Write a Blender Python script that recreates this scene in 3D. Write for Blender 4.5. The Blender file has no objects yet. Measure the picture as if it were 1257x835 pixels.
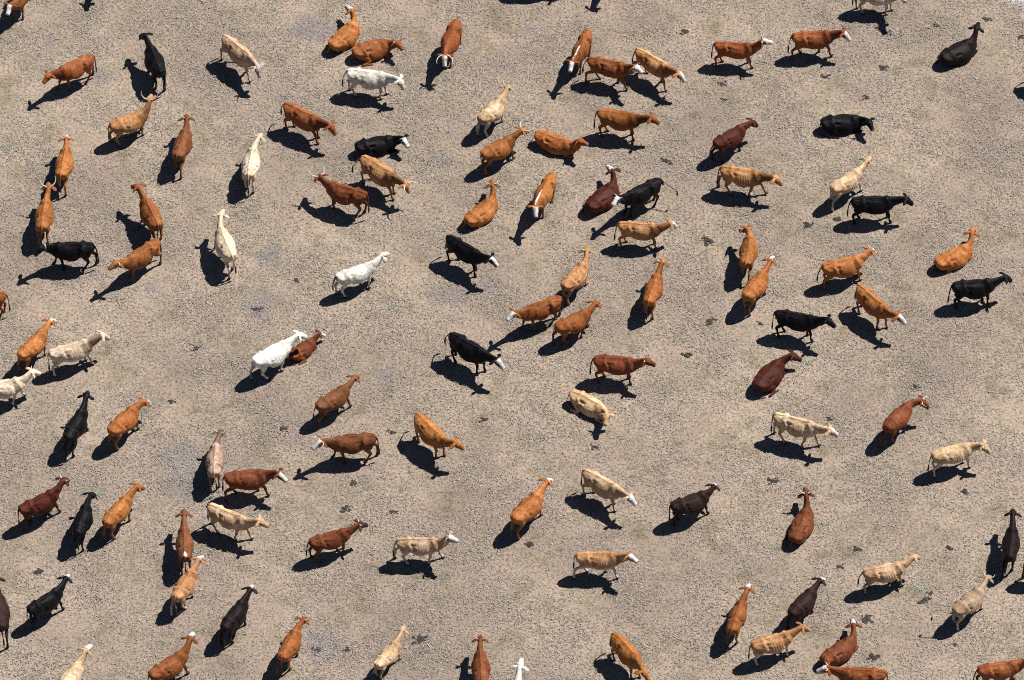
import bpy, bmesh, math, random
import numpy as np
# ---------------- camera, world, sun, exposure ----------------
scn = bpy.context.scene
COL = scn.collection
E_DEP = math.radians(50); CAM_D = 200.0; PX_PER_M = 34.6
cd = bpy.data.cameras.new('camera'); cam = bpy.data.objects.new('camera', cd); COL.objects.link(cam)
cam.location = (0, -CAM_D * math.cos(E_DEP), CAM_D * math.sin(E_DEP))
cam.rotation_euler = (math.pi / 2 - E_DEP, 0, 0)
cd.sensor_fit = 'HORIZONTAL'; cd.sensor_width = 36
cd.lens = 36 * (PX_PER_M * CAM_D) / 1257
cd.clip_start = 1; cd.clip_end = 5000
scn.camera = cam
SH = (-0.54, -0.32)                       # ground shadow of a 1 m post
SUN_EL = math.atan(1 / math.hypot(*SH)); SUN_AZ = math.atan2(-SH[0], -SH[1])   # azimuth from +Y towards +X
w = bpy.data.worlds.new('World'); scn.world = w; w.use_nodes = True
nt = w.node_tree; bg = nt.nodes['Background']
sky = nt.nodes.new('ShaderNodeTexSky'); sky.sky_type = 'NISHITA'; sky.sun_disc = False
sky.sun_elevation = SUN_EL; sky.sun_rotation = SUN_AZ; sky.altitude = 400; sky.dust_density = 0.0; sky.air_density = 0.5
nt.links.new(sky.outputs[0], bg.inputs[0]); bg.inputs[1].default_value = 0.05
sd = bpy.data.lights.new('sun', 'SUN'); sun = bpy.data.objects.new('sun', sd); COL.objects.link(sun)
sd.energy = 5.0; sd.angle = math.radians(0.5); sd.color = (1.0, 0.965, 0.92)
sun.rotation_euler = (0, 0, 0)
from mathutils import Vector
sun.rotation_euler = Vector((SH[0], SH[1], -1)).to_track_quat('-Z', 'Y').to_euler()
sun.location = (10, 5, 30)
vs = scn.view_settings; vs.view_transform = 'Standard'; vs.look = 'None'; vs.gamma = 1.0
vs.exposure = 0.60
try: vs.use_curve_mapping = False
except Exception: pass
scn.cycles.use_denoising = False
scn.cycles.max_bounces = 4; scn.cycles.diffuse_bounces = 1
scn.cycles.pixel_filter_type = 'BLACKMAN_HARRIS'; scn.cycles.filter_width = 1.0
rng = np.random.default_rng(11)
# ---- posing: one rest shape, bent along its own spine ----
S_END = 1.16
def smooth01(t):
    t = np.clip(t, 0.0, 1.0)
    return t * t * (3 - 2 * t)
def zc(s):
    return 1.10 + 0.14 * smooth01((np.asarray(s, float) - 0.5) / 0.66)
_S = np.linspace(-0.95, S_END, 160)
_I0 = int(np.argmin(np.abs(_S)))
def frames(pose):
    bend, ny, npit, hy, hp = pose
    s = _S
    yaw = bend * (np.clip(s, -0.75, 0.6) / 0.6) + ny * smooth01((s - 0.50) / 0.58) + hy * smooth01((s - 1.02) / 0.14)
    pit = npit * smooth01((s - 0.50) / 0.45) + hp * smooth01((s - 1.0) / 0.16)
    cy, sy, cp, sp = np.cos(yaw), np.sin(yaw), np.cos(pit), np.sin(pit)
    z = zc(s)
    fx = np.stack([cy * cp, sy * cp, sp], 1)
    fy = np.stack([-sy, cy, 0 * s], 1)
    fz = np.stack([-cy * sp, -sy * sp, cp], 1)
    dz = np.gradient(z, s)
    d = fx + fz * dz[:, None]
    seg = 0.5 * (d[1:] + d[:-1]) * np.diff(s)[:, None]
    c = np.vstack([[0, 0, 0], np.cumsum(seg, 0)])
    c = c - c[_I0] + np.array([0, 0, 1.10])
    return c, fx, fy, fz
def deform(P, pose, legs=None, s_fix=None, fr=None, lie=None):
    P = np.array(P, float); X0 = P[:, 0].copy(); WL = np.zeros(len(P)) if lie is None else lie
    if fr is None:
        fr = frames(pose)
    c, fx, fy, fz = fr
    if legs is not None:
        for k, (px, pz) in enumerate(((0.47, 0.95), (0.47, 0.95), (-0.52, 1.0), (-0.52, 1.0))):
            sgn = 1 if k % 2 == 0 else -1
            side = smooth01((P[:, 1] * sgn + 0.03) / 0.06)
            if k < 2:
                reg = smooth01((P[:, 0] - 0.12) / 0.16) * smooth01((0.95 - P[:, 0]) / .1)
            else:
                reg = smooth01((-0.16 - P[:, 0]) / 0.2)
            reg = np.where(P[:, 0] < -0.80, reg * smooth01((0.55 - P[:, 2]) / 0.1) * (P[:, 0] > -0.86), reg)
            w = smooth01((0.90 - P[:, 2]) / 0.38) * side * reg
            a = legs[k]; WL = np.maximum(WL, w if k < 2 else 0)
            ang = a * w
            dx, dz = P[:, 0] - px, P[:, 2] - pz
            nx = px + dx * np.cos(ang) - dz * np.sin(ang)
            nz = pz + dx * np.sin(ang) + dz * np.cos(ang)
            low = smooth01((0.75 - P[:, 2]) / 0.5) * w
            nz = nz - (pz * (1 - math.cos(a))) * low
            P = np.stack([np.where(w > 0, nx, P[:, 0]), P[:, 1], np.where(w > 0, nz, P[:, 2])], 1)
    sx = P[:, 0] * (1 - WL) + np.minimum(X0, 0.50) * WL
    s = np.clip(sx, -0.95, S_END) if s_fix is None else np.full(len(P), s_fix)
    def it(A):
        return np.stack([np.interp(s, _S, A[:, k]) for k in range(3)], 1)
    return it(c) + it(fx) * (P[:, 0] - s)[:, None] + it(fy) * P[:, 1][:, None] + it(fz) * (P[:, 2] - zc(s))[:, None]
# ---- world-space data: kind, coat, markings, horns, x, y, heading, scale, pose (bend, neck yaw, neck pitch, head yaw, head pitch), label ----
COWS = [
    ('s', 'OB', 'f', '', -18.24, 16.11, -1.765, 0.975, (-0.08, -0.22, 0.22, 0.21, -0.05), 'white-faced rust cow entering at the top left corner, facing the viewer'),
    ('s', 'OB', 'n', '', -16.07, 12.28, -2.598, 0.963, (0.04, 0.21, 0.07, 0.04, -0.00), 'lean brown cow facing left in the upper left, below the top left corner cow'),
    ('s', 'K', '', '', -13.14, 12.57, 1.889, 0.988, (-0.01, 0.13, -0.12, 0.25, -0.07), 'black cow seen from behind near the top left with its head turned left'),
    ('s', 'F', 'g', 'm', -10.07, 13.04, -0.816, 1.002, (-0.02, -0.18, -0.36, -0.17, -0.02), 'pale fawn cow with greyish face walking down right in the upper left'),
    ('s', 'T', 'n', 'l', -13.96, 9.62, 0.543, 0.950, (0.08, 0.59, 0.09, 0.23, 0.18), 'tan cow with long curled horns directly below the black cow of the upper left'),
    ('s', 'B', '', 'm', -11.97, 8.49, 1.362, 0.964, (0.04, 0.23, -0.36, -0.01, 0.37), 'brown cow seen from behind with a thin horn, below right of the tan long-horned cow'),
    ('s', 'O', 'f', 's', -16.22, 7.57, 1.475, 0.937, (0.04, 0.13, -0.49, -0.06, 0.45), 'bright orange cow seen from behind, upper of two orange ones at the left edge'),
    ('s', 'C', '', 'm', -9.47, 7.56, 1.457, 0.963, (-0.07, -0.27, -0.23, 0.14, 0.28), 'narrow cream cow seen from behind with curved horns, in the upper left'),
    ('l', 'O', 'f', '', -6.21, 14.43, 0.958, 0.971, (0.13, 0.87, 0.23, 0.21, 0.11), 'orange cow lying down with white forehead, head turned back, at the top left of centre'),
    ('l+', 'OB', '', 's', -5.20, 13.83, 0.339, 0.942, (-0.19, -0.96, 0.31, -0.10, 0.11), 'rust cow lying on its folded legs just above the white cow, facing right'),
    ('s', 'OB', 'f', 'l', -2.26, 13.74, -1.838, 0.987, (0.04, 0.18, -0.08, -0.00, -0.03), 'rust cow with white face and wide pale horns walking toward the viewer at top centre'),
    ('s', 'P', '', 's', -5.25, 11.78, -0.161, 1.003, (-0.03, -0.26, -0.23, -0.19, -0.15), 'dirty white cow standing side-on facing right below the lying rust cow near the top'),
    ('s', 'OB', 'n', '', -7.61, 9.81, -0.558, 1.009, (0.02, 0.01, -0.22, -0.14, -0.09), 'reddish brown cow striding right with lowered head, below the dirty white cow'),
    ('l+', 'K', 'f', '', -4.97, 9.04, 0.289, 0.959, (-0.12, -0.79, 0.25, -0.36, -0.03), 'black cow with white face lying down directly above the long-horned tan cow'),
    ('s', 'T', 'n', 'l', -4.78, 7.14, -0.668, 1.016, (0.01, 0.01, -0.40, -0.05, -0.25), 'tan cow with long pale horns, directly below the white-faced black cow lying down'),
    ('s', 'F', 'b', 'm', -0.71, 10.18, 0.935, 0.952, (0.07, 0.25, -0.22, -0.07, -0.08), 'pale tan cow with a white horn walking up right at upper centre'),
    ('s', 'O', 'n', 'l', -0.49, 8.34, 0.672, 0.947, (0.03, 0.07, -0.29, -0.08, -0.03), 'orange-brown cow with raised curved horns walking up right at upper centre'),
    ('s', 'B', '', '', 0.93, 16.97, 0.021, 0.977, (-0.01, -0.09, -0.17, -0.03, -0.26), 'cow just beyond the top edge whose long shadow reaches into the picture'),
    ('s', 'B', '', 'm', 3.83, 17.63, -1.727, 0.985, (-0.01, -0.02, -0.17, 0.04, -0.22), 'cow just beyond the top edge whose horned shadow falls at top centre'),
    ('s', 'B', '', '', -9.18, 18.06, 1.389, 0.971, (-0.01, 0.05, 0.05, 0.12, 0.19), 'cow beyond the top edge whose hind hooves and shadow touch the top left of centre'),
    ('s', 'K', '', '', -15.37, 17.84, -1.389, 0.973, (0.00, -0.11, 0.04, -0.21, 0.17), 'cow beyond the top edge whose head casts a tiny shadow at the upper left'),
    ('s', 'OB', 'fs', '', 2.55, 13.29, -1.921, 0.956, (0.01, 0.06, 0.11, 0.04, 0.02), 'rust cow with white face and white neck blaze, leftmost of three at the top'),
    ('s', 'OB', 'f', '', 3.56, 12.34, -0.245, 0.968, (-0.07, -0.41, 0.33, -0.05, 0.09), 'white-faced brown cow facing right, middle of three cows close together at the top'),
    ('s', 'T', 'nf', '', 5.22, 12.50, -0.678, 0.986, (-0.00, 0.00, -0.13, 0.04, -0.09), 'tan brown cow with white face, rightmost of three close together at the top'),
    ('s', 'OB', 'f', 's', 8.23, 13.28, -0.060, 0.935, (0.01, -0.01, 0.49, -0.07, -0.02), 'red-brown cow standing side-on facing right with a small white horn, upper right'),
    ('s', 'OB', 'n', '', 3.92, 9.75, -0.170, 0.998, (-0.01, -0.04, -0.07, 0.05, -0.06), 'lean brown cow standing side-on, right of the orange cow lying chin low'),
    ('l', 'O', '', '', 1.56, 9.15, -0.424, 0.960, (0.03, -0.04, 0.67, -0.20, 0.03), 'orange cow lying down facing right at upper centre with its chin near the ground'),
    ('s', 'DR', '', '', 7.93, 8.86, 0.687, 0.933, (0.03, -0.02, -0.52, -0.21, 0.10), 'dark red cow walking up right, directly above the long tan cow'),
    ('l', 'DR', 'f', '', 3.28, 6.44, 0.878, 0.979, (0.14, 0.75, 0.35, 0.29, -0.11), 'dark maroon cow lying down with raised white-faced head, left of a black cow'),
    ('s', 'C', '', '', 13.54, 16.00, -0.070, 0.964, (-0.13, -0.83, 0.25, -0.25, 0.27), 'cream cow cut by the top edge in the upper right'),
    ('s', 'OB', 'nf', '', 11.12, 13.76, 0.108, 0.973, (-0.02, -0.33, 0.08, -0.26, -0.26), 'rust cow with dark neck and white face, below the cream cow at the top'),
    ('l', 'KB', 'p', '', 16.51, 13.64, 0.650, 0.987, (0.09, 0.47, 0.40, 0.09, -0.10), 'black-brown cow lying down at the top right with its neck stretched up'),
    ('l+', 'K', '', '', 12.06, 10.13, 0.117, 0.960, (-0.15, -0.87, 0.19, -0.24, 0.01), 'black cow lying down with folded legs facing right in the upper right'),
    ('s', 'B', '', '', 19.67, 11.83, -0.872, 0.982, (-0.02, -0.13, 0.12, -0.01, 0.05), 'cow just beyond the right edge, throwing a black shadow into the upper right'),
    ('s', 'F', 'b', 'm', 12.08, 6.70, 0.744, 0.950, (-0.00, 0.15, -0.12, 0.22, 0.24), 'pale orange cow with white looped horn, directly behind a black cow at the right'),
    ('s', 'O', '', 'l', -16.82, 5.06, 1.504, 0.956, (-0.05, -0.06, -0.09, 0.26, 0.23), 'orange cow with big curved white horns seen from behind at the left edge'),
    ('s', 'K', 'c', '', -15.72, 3.42, 3.136, 0.988, (0.05, 0.51, 0.18, 0.22, -0.09), 'black cow facing left with a pale band behind its head, at the left side'),
    ('s', 'OB', '', '', -12.98, 5.11, 1.955, 0.985, (-0.00, 0.15, 0.01, 0.26, -0.02), 'red-brown cow seen from behind looking back left, right above a rust cow with lowered head'),
    ('s', 'OB', '', 'm', -13.24, 3.19, -2.425, 0.975, (0.01, 0.03, 0.23, -0.06, 0.14), 'rust cow with lowered horned head, facing the black cow at the left side'),
    ('s', 'C', 'b', 'm', -10.26, 3.65, 1.888, 0.991, (-0.07, -0.37, 0.08, -0.03, 0.07), 'cream cow with thin horns seen from behind, right of the lowered rust cow'),
    ('s', 'OB', '', '', -18.73, 1.11, -3.038, 0.968, (0.09, 0.57, 0.26, 0.16, 0.32), 'rust hindquarters of a cow cut by the left edge, just above the middle'),
    ('s', 'O', 'f', '', -16.88, -1.01, 0.978, 0.946, (0.05, 0.11, -0.30, -0.16, 0.16), 'orange cow with bright white forehead at the left edge above a cream cow'),
    ('s', 'C', 'nb', '', -15.51, -1.29, 0.396, 1.013, (0.02, 0.07, -0.12, -0.04, -0.19), 'pale cream cow with dark brown neck facing right near the left edge'),
    ('s', 'C', 'b', 's', -17.81, -2.95, 0.279, 0.963, (0.07, 0.31, 0.08, -0.15, -0.23), 'cream cow cut by the left edge with only front half showing'),
    ('s', 'K', '', '', -15.19, -4.67, 1.215, 0.969, (0.02, 0.15, 0.02, 0.06, 0.07), 'slim black cow seen from behind in the lower left, below the cream cows'),
    ('s', 'O', 'f', '', -13.53, -4.46, 0.936, 0.948, (-0.02, -0.18, -0.52, -0.08, 0.04), 'orange cow with white forehead, right of the slim black cow in the lower left'),
    ('s', 'G', 'kd', 'm', -10.30, -6.20, 1.543, 0.938, (-0.06, -0.20, -0.38, 0.09, 0.33), 'greyish tan cow with dark face and dark hip patches seen from behind'),
    ('s', 'DR', 'i', 'm', -16.27, -8.12, 0.619, 0.962, (0.07, 0.27, 0.04, 0.02, -0.22), 'dark red cow with white horns near the left edge, beside a black cow'),
    ('s', 'K', '', '', -14.75, -8.83, 1.365, 0.924, (0.02, -0.09, -0.52, -0.20, 0.20), 'black cow looking right, between a dark red cow and an orange cow'),
    ('s', 'O', '', '', -13.56, -8.47, 1.016, 0.968, (0.00, -0.13, -0.20, -0.21, -0.07), 'orange cow with head turned right, right of the black cow in the lower left'),
    ('s', 'R', 'f', '', -9.14, -7.01, 0.141, 0.982, (-0.07, -0.53, 0.09, -0.16, 0.02), 'red-brown cow with white face facing right, behind the fawn cow at the lower left'),
    ('s', 'W', '', 's', -8.44, -1.49, 0.648, 0.991, (0.01, -0.06, -0.03, -0.16, -0.13), 'bright white cow leaning its head over the red cow lying beside it'),
    ('l+', 'R', 'f', '', -7.42, -0.63, 0.777, 0.722, (0.00, -0.13, 0.09, -0.21, -0.33), 'small red cow lying down half hidden behind the bright white cow'),
    ('s', 'W', 'w', 's', -5.56, 2.34, 0.467, 0.951, (0.03, 0.22, 0.01, 0.08, 0.08), 'creamy white cow walking up right, alone left of centre'),
    ('s', 'R', '', 'l', -5.98, 6.10, 2.750, 0.993, (-0.05, -0.48, -0.31, -0.13, 0.03), 'red-brown cow with wide white horns facing up left, beside the long-horned tan cow'),
    ('l', 'O', '', 's', -1.10, 5.76, 0.877, 0.972, (0.14, 0.65, 0.32, -0.01, -0.11), 'orange cow lying down with small horns and neck raised, above a black cow at centre'),
    ('s', 'K', 'f', '', -1.68, 3.39, -0.642, 0.980, (0.01, 0.05, 0.05, 0.01, -0.17), 'black cow with white muzzle and forehead facing down right near the centre, upper of two'),
    ('s', 'O', 'fs', '', 1.15, 6.21, -1.974, 0.964, (0.04, 0.26, 0.09, 0.14, 0.04), 'orange-brown cow with white face and white back stripe walking toward the viewer'),
    ('s', 'K', 'f', 's', 4.67, 6.16, -2.582, 0.985, (0.03, 0.26, 0.26, 0.13, 0.24), 'black cow with pale face and raised tail facing left beside the lying maroon cow'),
    ('s', 'T', 'nf', 's', 4.59, 4.41, -0.079, 0.959, (0.04, 0.39, -0.18, 0.14, -0.17), 'tan cow with horns standing side-on facing right, below the black cow with the raised tail'),
    ('s', 'T', 'n', '', 8.34, 6.94, -0.200, 1.016, (-0.03, -0.10, -0.28, 0.04, 0.04), 'long tan cow standing side-on facing right, in front of the dark red cow'),
    ('s', 'T', '', 'm', 2.26, 2.17, 0.977, 0.932, (0.09, 0.42, -0.06, 0.05, 0.15), 'pale orange cow with short white horns, directly behind the white-faced brown cow'),
    ('s', 'OB', 'f', '', 1.01, 0.66, -2.704, 0.966, (0.03, 0.22, 0.23, 0.08, 0.06), 'brown cow with white face walking left in the centre with its head low'),
    ('s', 'OB', '', '', 2.18, 0.07, 0.589, 0.929, (0.08, 0.38, -0.40, -0.04, 0.14), 'orange-brown cow walking up right, below the white-faced brown cow at the centre'),
    ('s', 'O', 'n', 'm', 5.02, 1.57, 1.293, 0.949, (-0.01, 0.01, -0.15, 0.07, 0.21), 'orange cow with red-brown head seen from behind, alone right of centre'),
    ('s', 'O', '', 's', 8.45, 3.37, 1.444, 0.944, (0.07, 0.54, -0.60, 0.27, 0.19), 'orange cow with horned head turned left, upper of a pair at the right'),
    ('s', 'O', 'f', '', 8.66, 1.74, 1.035, 0.946, (0.00, 0.06, -0.08, 0.08, 0.20), 'orange cow with white forehead seen from behind, lower of a pair at the right'),
    ('s', 'K', '', '', 13.01, 5.63, 0.058, 0.986, (-0.01, -0.08, -0.16, -0.01, -0.11), 'black cow standing side-on facing right in front of the pale orange cow at the right'),
    ('l', 'O', '', '', 15.85, 3.61, 0.598, 0.979, (0.13, 0.64, 0.31, 0.04, -0.14), 'orange cow lying down with its neck raised near the right edge'),
    ('s', 'O', 'f', 's', 11.81, 2.68, 0.323, 0.975, (0.07, 0.38, -0.18, 0.01, -0.13), 'orange cow with white forehead facing up right, between two black cows at the right'),
    ('s', 'K', '', '', 16.43, 1.67, 0.149, 0.977, (0.04, 0.23, -0.16, -0.07, -0.12), 'black cow facing right nearest the right edge, below the lying orange cow'),
    ('s', 'O', 'f', '', 12.80, 0.92, -0.867, 0.989, (0.05, 0.23, -0.21, 0.08, 0.10), 'orange-brown cow with white face stepping down right, right of a black cow'),
    ('s', 'K', '', '', 10.08, 0.16, -0.210, 0.977, (-0.02, -0.23, 0.19, -0.13, -0.11), 'black cow facing right, lowest of the black cows standing in the right half'),
    ('s', 'K', 'f', '', -1.51, -1.23, -0.635, 1.026, (0.02, -0.02, -0.20, -0.04, 0.13), 'black cow with bright white face facing down right, lower of two at centre'),
    ('s', 'B', '', '', -6.24, -3.44, 0.730, 0.929, (0.06, 0.28, -0.35, -0.04, 0.16), 'brown cow walking up right, above the white-faced brown cow facing left'),
    ('s', 'B', 'f', 'm', -5.53, -5.44, -3.062, 0.997, (0.06, 0.40, 0.13, 0.06, 0.07), 'brown cow with white face and pale horns facing left over its shadow'),
    ('s', 'O', '', '', -2.82, -4.97, -0.863, 0.980, (0.06, 0.37, 0.03, 0.13, -0.16), 'orange cow with bent neck facing right, left of centre in the lower half'),
    ('s', 'R', '', 's', 3.65, -1.86, -0.083, 0.966, (-0.04, -0.26, 0.28, -0.04, 0.06), 'red-brown cow standing side-on facing right, above the curled fawn cow'),
    ('l+', 'F', '', '', 2.72, -3.19, -0.618, 0.950, (-0.15, -0.73, 0.27, -0.22, -0.03), 'fawn cow lying curled with its head tucked down, below centre'),
    ('l+', 'DR', '', '', 9.04, -1.90, 0.955, 0.983, (-0.08, -0.70, 0.09, -0.32, -0.06), 'dark maroon cow lying down facing right at the right of centre'),
    ('s', 'F', 'f', 's', 9.91, -4.68, -0.350, 1.014, (-0.01, 0.01, -0.20, 0.13, 0.09), 'fawn cow with white face standing side-on facing right, below the lying maroon cow'),
    ('s', 'R', '', 'm', 13.45, -4.31, 0.907, 0.951, (-0.06, -0.68, -0.37, -0.39, 0.13), 'red-brown cow with pale horns, up and left of the cream tan cow'),
    ('s', 'F', 'b', 's', 15.27, -5.88, 0.329, 0.958, (-0.05, -0.54, -0.08, -0.22, -0.08), 'cream tan cow facing right near the right edge in the lower half'),
    ('s', 'O', 'f', '', 0.53, -8.33, 0.932, 1.004, (0.01, 0.06, -0.13, -0.00, 0.00), 'dark orange cow with white crown walking up right, left of a fawn cow below centre'),
    ('s', 'F', 'f', '', 3.14, -7.29, -0.608, 0.975, (-0.04, -0.13, -0.18, 0.07, 0.11), 'fawn cow with white-marked face stepping down right below centre'),
    ('s', 'D', 'f', '', 6.16, -8.06, 0.438, 0.919, (0.10, 0.58, -0.61, 0.02, 0.36), 'dark brown cow with white crown walking up right, right of the fawn cow below centre'),
    ('l', 'R', '', 'l', 9.98, -8.63, 1.224, 0.987, (0.10, 0.38, 0.31, -0.08, -0.07), 'red-brown cow lying down with large curved horns, head away, at the lower right'),
    ('s', 'B', 'r', '', -11.21, -9.89, 1.635, 0.958, (-0.01, -0.04, -0.22, 0.03, 0.24), 'brown cow seen from behind with a white patch on its rump'),
    ('s', 'F', '', '', -9.72, -8.76, -0.461, 0.990, (0.04, 0.24, 0.07, -0.00, -0.16), 'fawn cow with deep belly facing right, just below the red-brown white-faced cow'),
    ('s', 'T', 'fb', '', -11.13, -11.65, 1.146, 0.927, (0.01, 0.03, -0.50, -0.01, 0.50), 'pale orange cow with white crown, behind the cow with the white rump patch'),
    ('s', 'K', 'f', '', -15.83, -12.35, 0.744, 0.924, (0.07, 0.42, -0.31, 0.03, 0.28), 'black cow with white crown walking up right near the lower left corner'),
    ('s', 'D', '', '', -17.36, -12.85, 1.706, 1.000, (0.00, 0.00, 0.12, -0.03, 0.08), 'dark brown cow cut by the left edge near the bottom'),
    ('s', 'F', 'fb', '', -14.90, -15.74, 1.100, 1.003, (-0.04, -0.09, 0.13, 0.15, 0.07), 'cream cow with white crown cut by the bottom edge in the lower left'),
    ('s', 'OB', 'f', '', -11.54, -15.12, 0.733, 0.996, (0.06, 0.37, 0.14, 0.14, 0.04), 'rust cow with white crown cut by the bottom edge, right of the cream one'),
    ('s', 'KB', 'f', '', -9.39, -12.97, 1.078, 0.956, (-0.00, 0.11, -0.35, 0.15, 0.29), 'dark charcoal cow with white crown walking up right, above the rust cows at the bottom'),
    ('s', 'R', 'k', 's', -6.23, -9.66, 0.385, 0.931, (0.01, 0.06, -0.03, -0.01, 0.00), 'red-brown cow with blackish face facing right in the lower left half'),
    ('s', 'F', 'fb', '', -3.16, -9.93, 0.016, 0.963, (0.00, -0.24, 0.49, -0.36, 0.18), 'cream fawn cow with white face standing side-on facing right, left of centre near the bottom'),
    ('s', 'OB', '', 's', -7.49, -14.17, 1.193, 0.914, (0.00, -0.06, -0.50, -0.08, 0.26), 'rust cow walking up right near the bottom edge, below the charcoal cow'),
    ('s', 'F', '', 's', -4.19, -14.53, 0.991, 0.841, (0.01, 0.14, 0.04, 0.17, 0.05), 'cream fawn cow with small horns seen from behind at the bottom edge'),
    ('s', 'R', '', 'm', -1.05, -15.17, 1.616, 0.932, (-0.01, -0.05, -0.41, 0.00, 0.34), 'red-brown cow with short white horns seen from behind at the bottom edge'),
    ('s', 'W', '', '', 0.09, -16.63, 1.468, 1.027, (-0.03, -0.08, 0.30, 0.05, 0.07), 'white cow whose head and neck alone rise over the bottom edge'),
    ('s', 'T', 'fb', '', 2.95, -10.52, -0.006, 0.959, (-0.07, -0.44, 0.28, -0.12, 0.13), 'light tan cow with white face standing side-on facing right in the lower centre'),
    ('s', 'O', '', '', 3.89, -14.47, -0.949, 0.949, (-0.11, -0.21, -0.21, 0.41, 0.07), 'orange-brown cow with lowered head stepping down at the bottom edge'),
    ('s', 'OB', 'f', '', 7.62, -12.98, 1.272, 0.935, (-0.04, -0.08, -0.27, 0.16, 0.33), 'rust cow with white crown, left of the dark brown cow in the lower right'),
    ('s', 'T', 'b', '', 8.79, -14.07, 0.385, 0.945, (0.04, 0.07, -0.13, -0.14, -0.09), 'pale tan cow facing right at the bottom, just below the dark brown cow'),
    ('s', 'D', 'f', '', 9.88, -12.42, 0.933, 0.919, (0.04, 0.08, -0.48, -0.11, 0.35), 'dark brown cow with white crown, behind the pale tan cow at the lower right'),
    ('s', 'F', '', '', 12.71, -11.07, 0.276, 0.942, (0.07, 0.30, -0.09, -0.02, -0.09), 'golden fawn cow with visible ribs facing right in the lower right'),
    ('s', 'G', 'b', 'm', 15.51, -12.36, 0.814, 0.944, (0.06, 0.25, -0.32, -0.08, 0.17), 'bony greyish tan cow with tail swung out left, at the lower right'),
    ('s', 'KB', '', '', 17.07, -9.90, 1.426, 0.970, (0.02, 0.08, -0.19, -0.03, 0.22), 'slim black-brown cow seen from behind at the right edge, above the bony greyish cow'),
    ('s', 'B', '', '', 18.30, -10.79, 0.016, 0.948, (0.02, 0.24, -0.37, 0.09, 0.08), 'cow just beyond the right edge whose rounded rump shadow shows low down'),
    ('l', 'R', 'f', '', 11.08, -14.02, 0.726, 0.938, (0.13, 0.76, 0.03, -0.00, 0.12), 'red-brown cow lying down with white crown, above the rust cow cut by the bottom edge'),
    ('s', 'OB', 'f', 's', 11.73, -15.52, 3.045, 1.004, (0.02, 0.10, 0.05, -0.00, -0.00), 'rust cow with white face facing left, cut by the bottom edge in the lower right'),
    ('s', 'OB', '', '', 16.39, -15.20, 0.203, 0.944, (-0.02, -0.28, 0.35, -0.17, -0.17), 'rust cow cut by the bottom right corner'),
]
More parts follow.
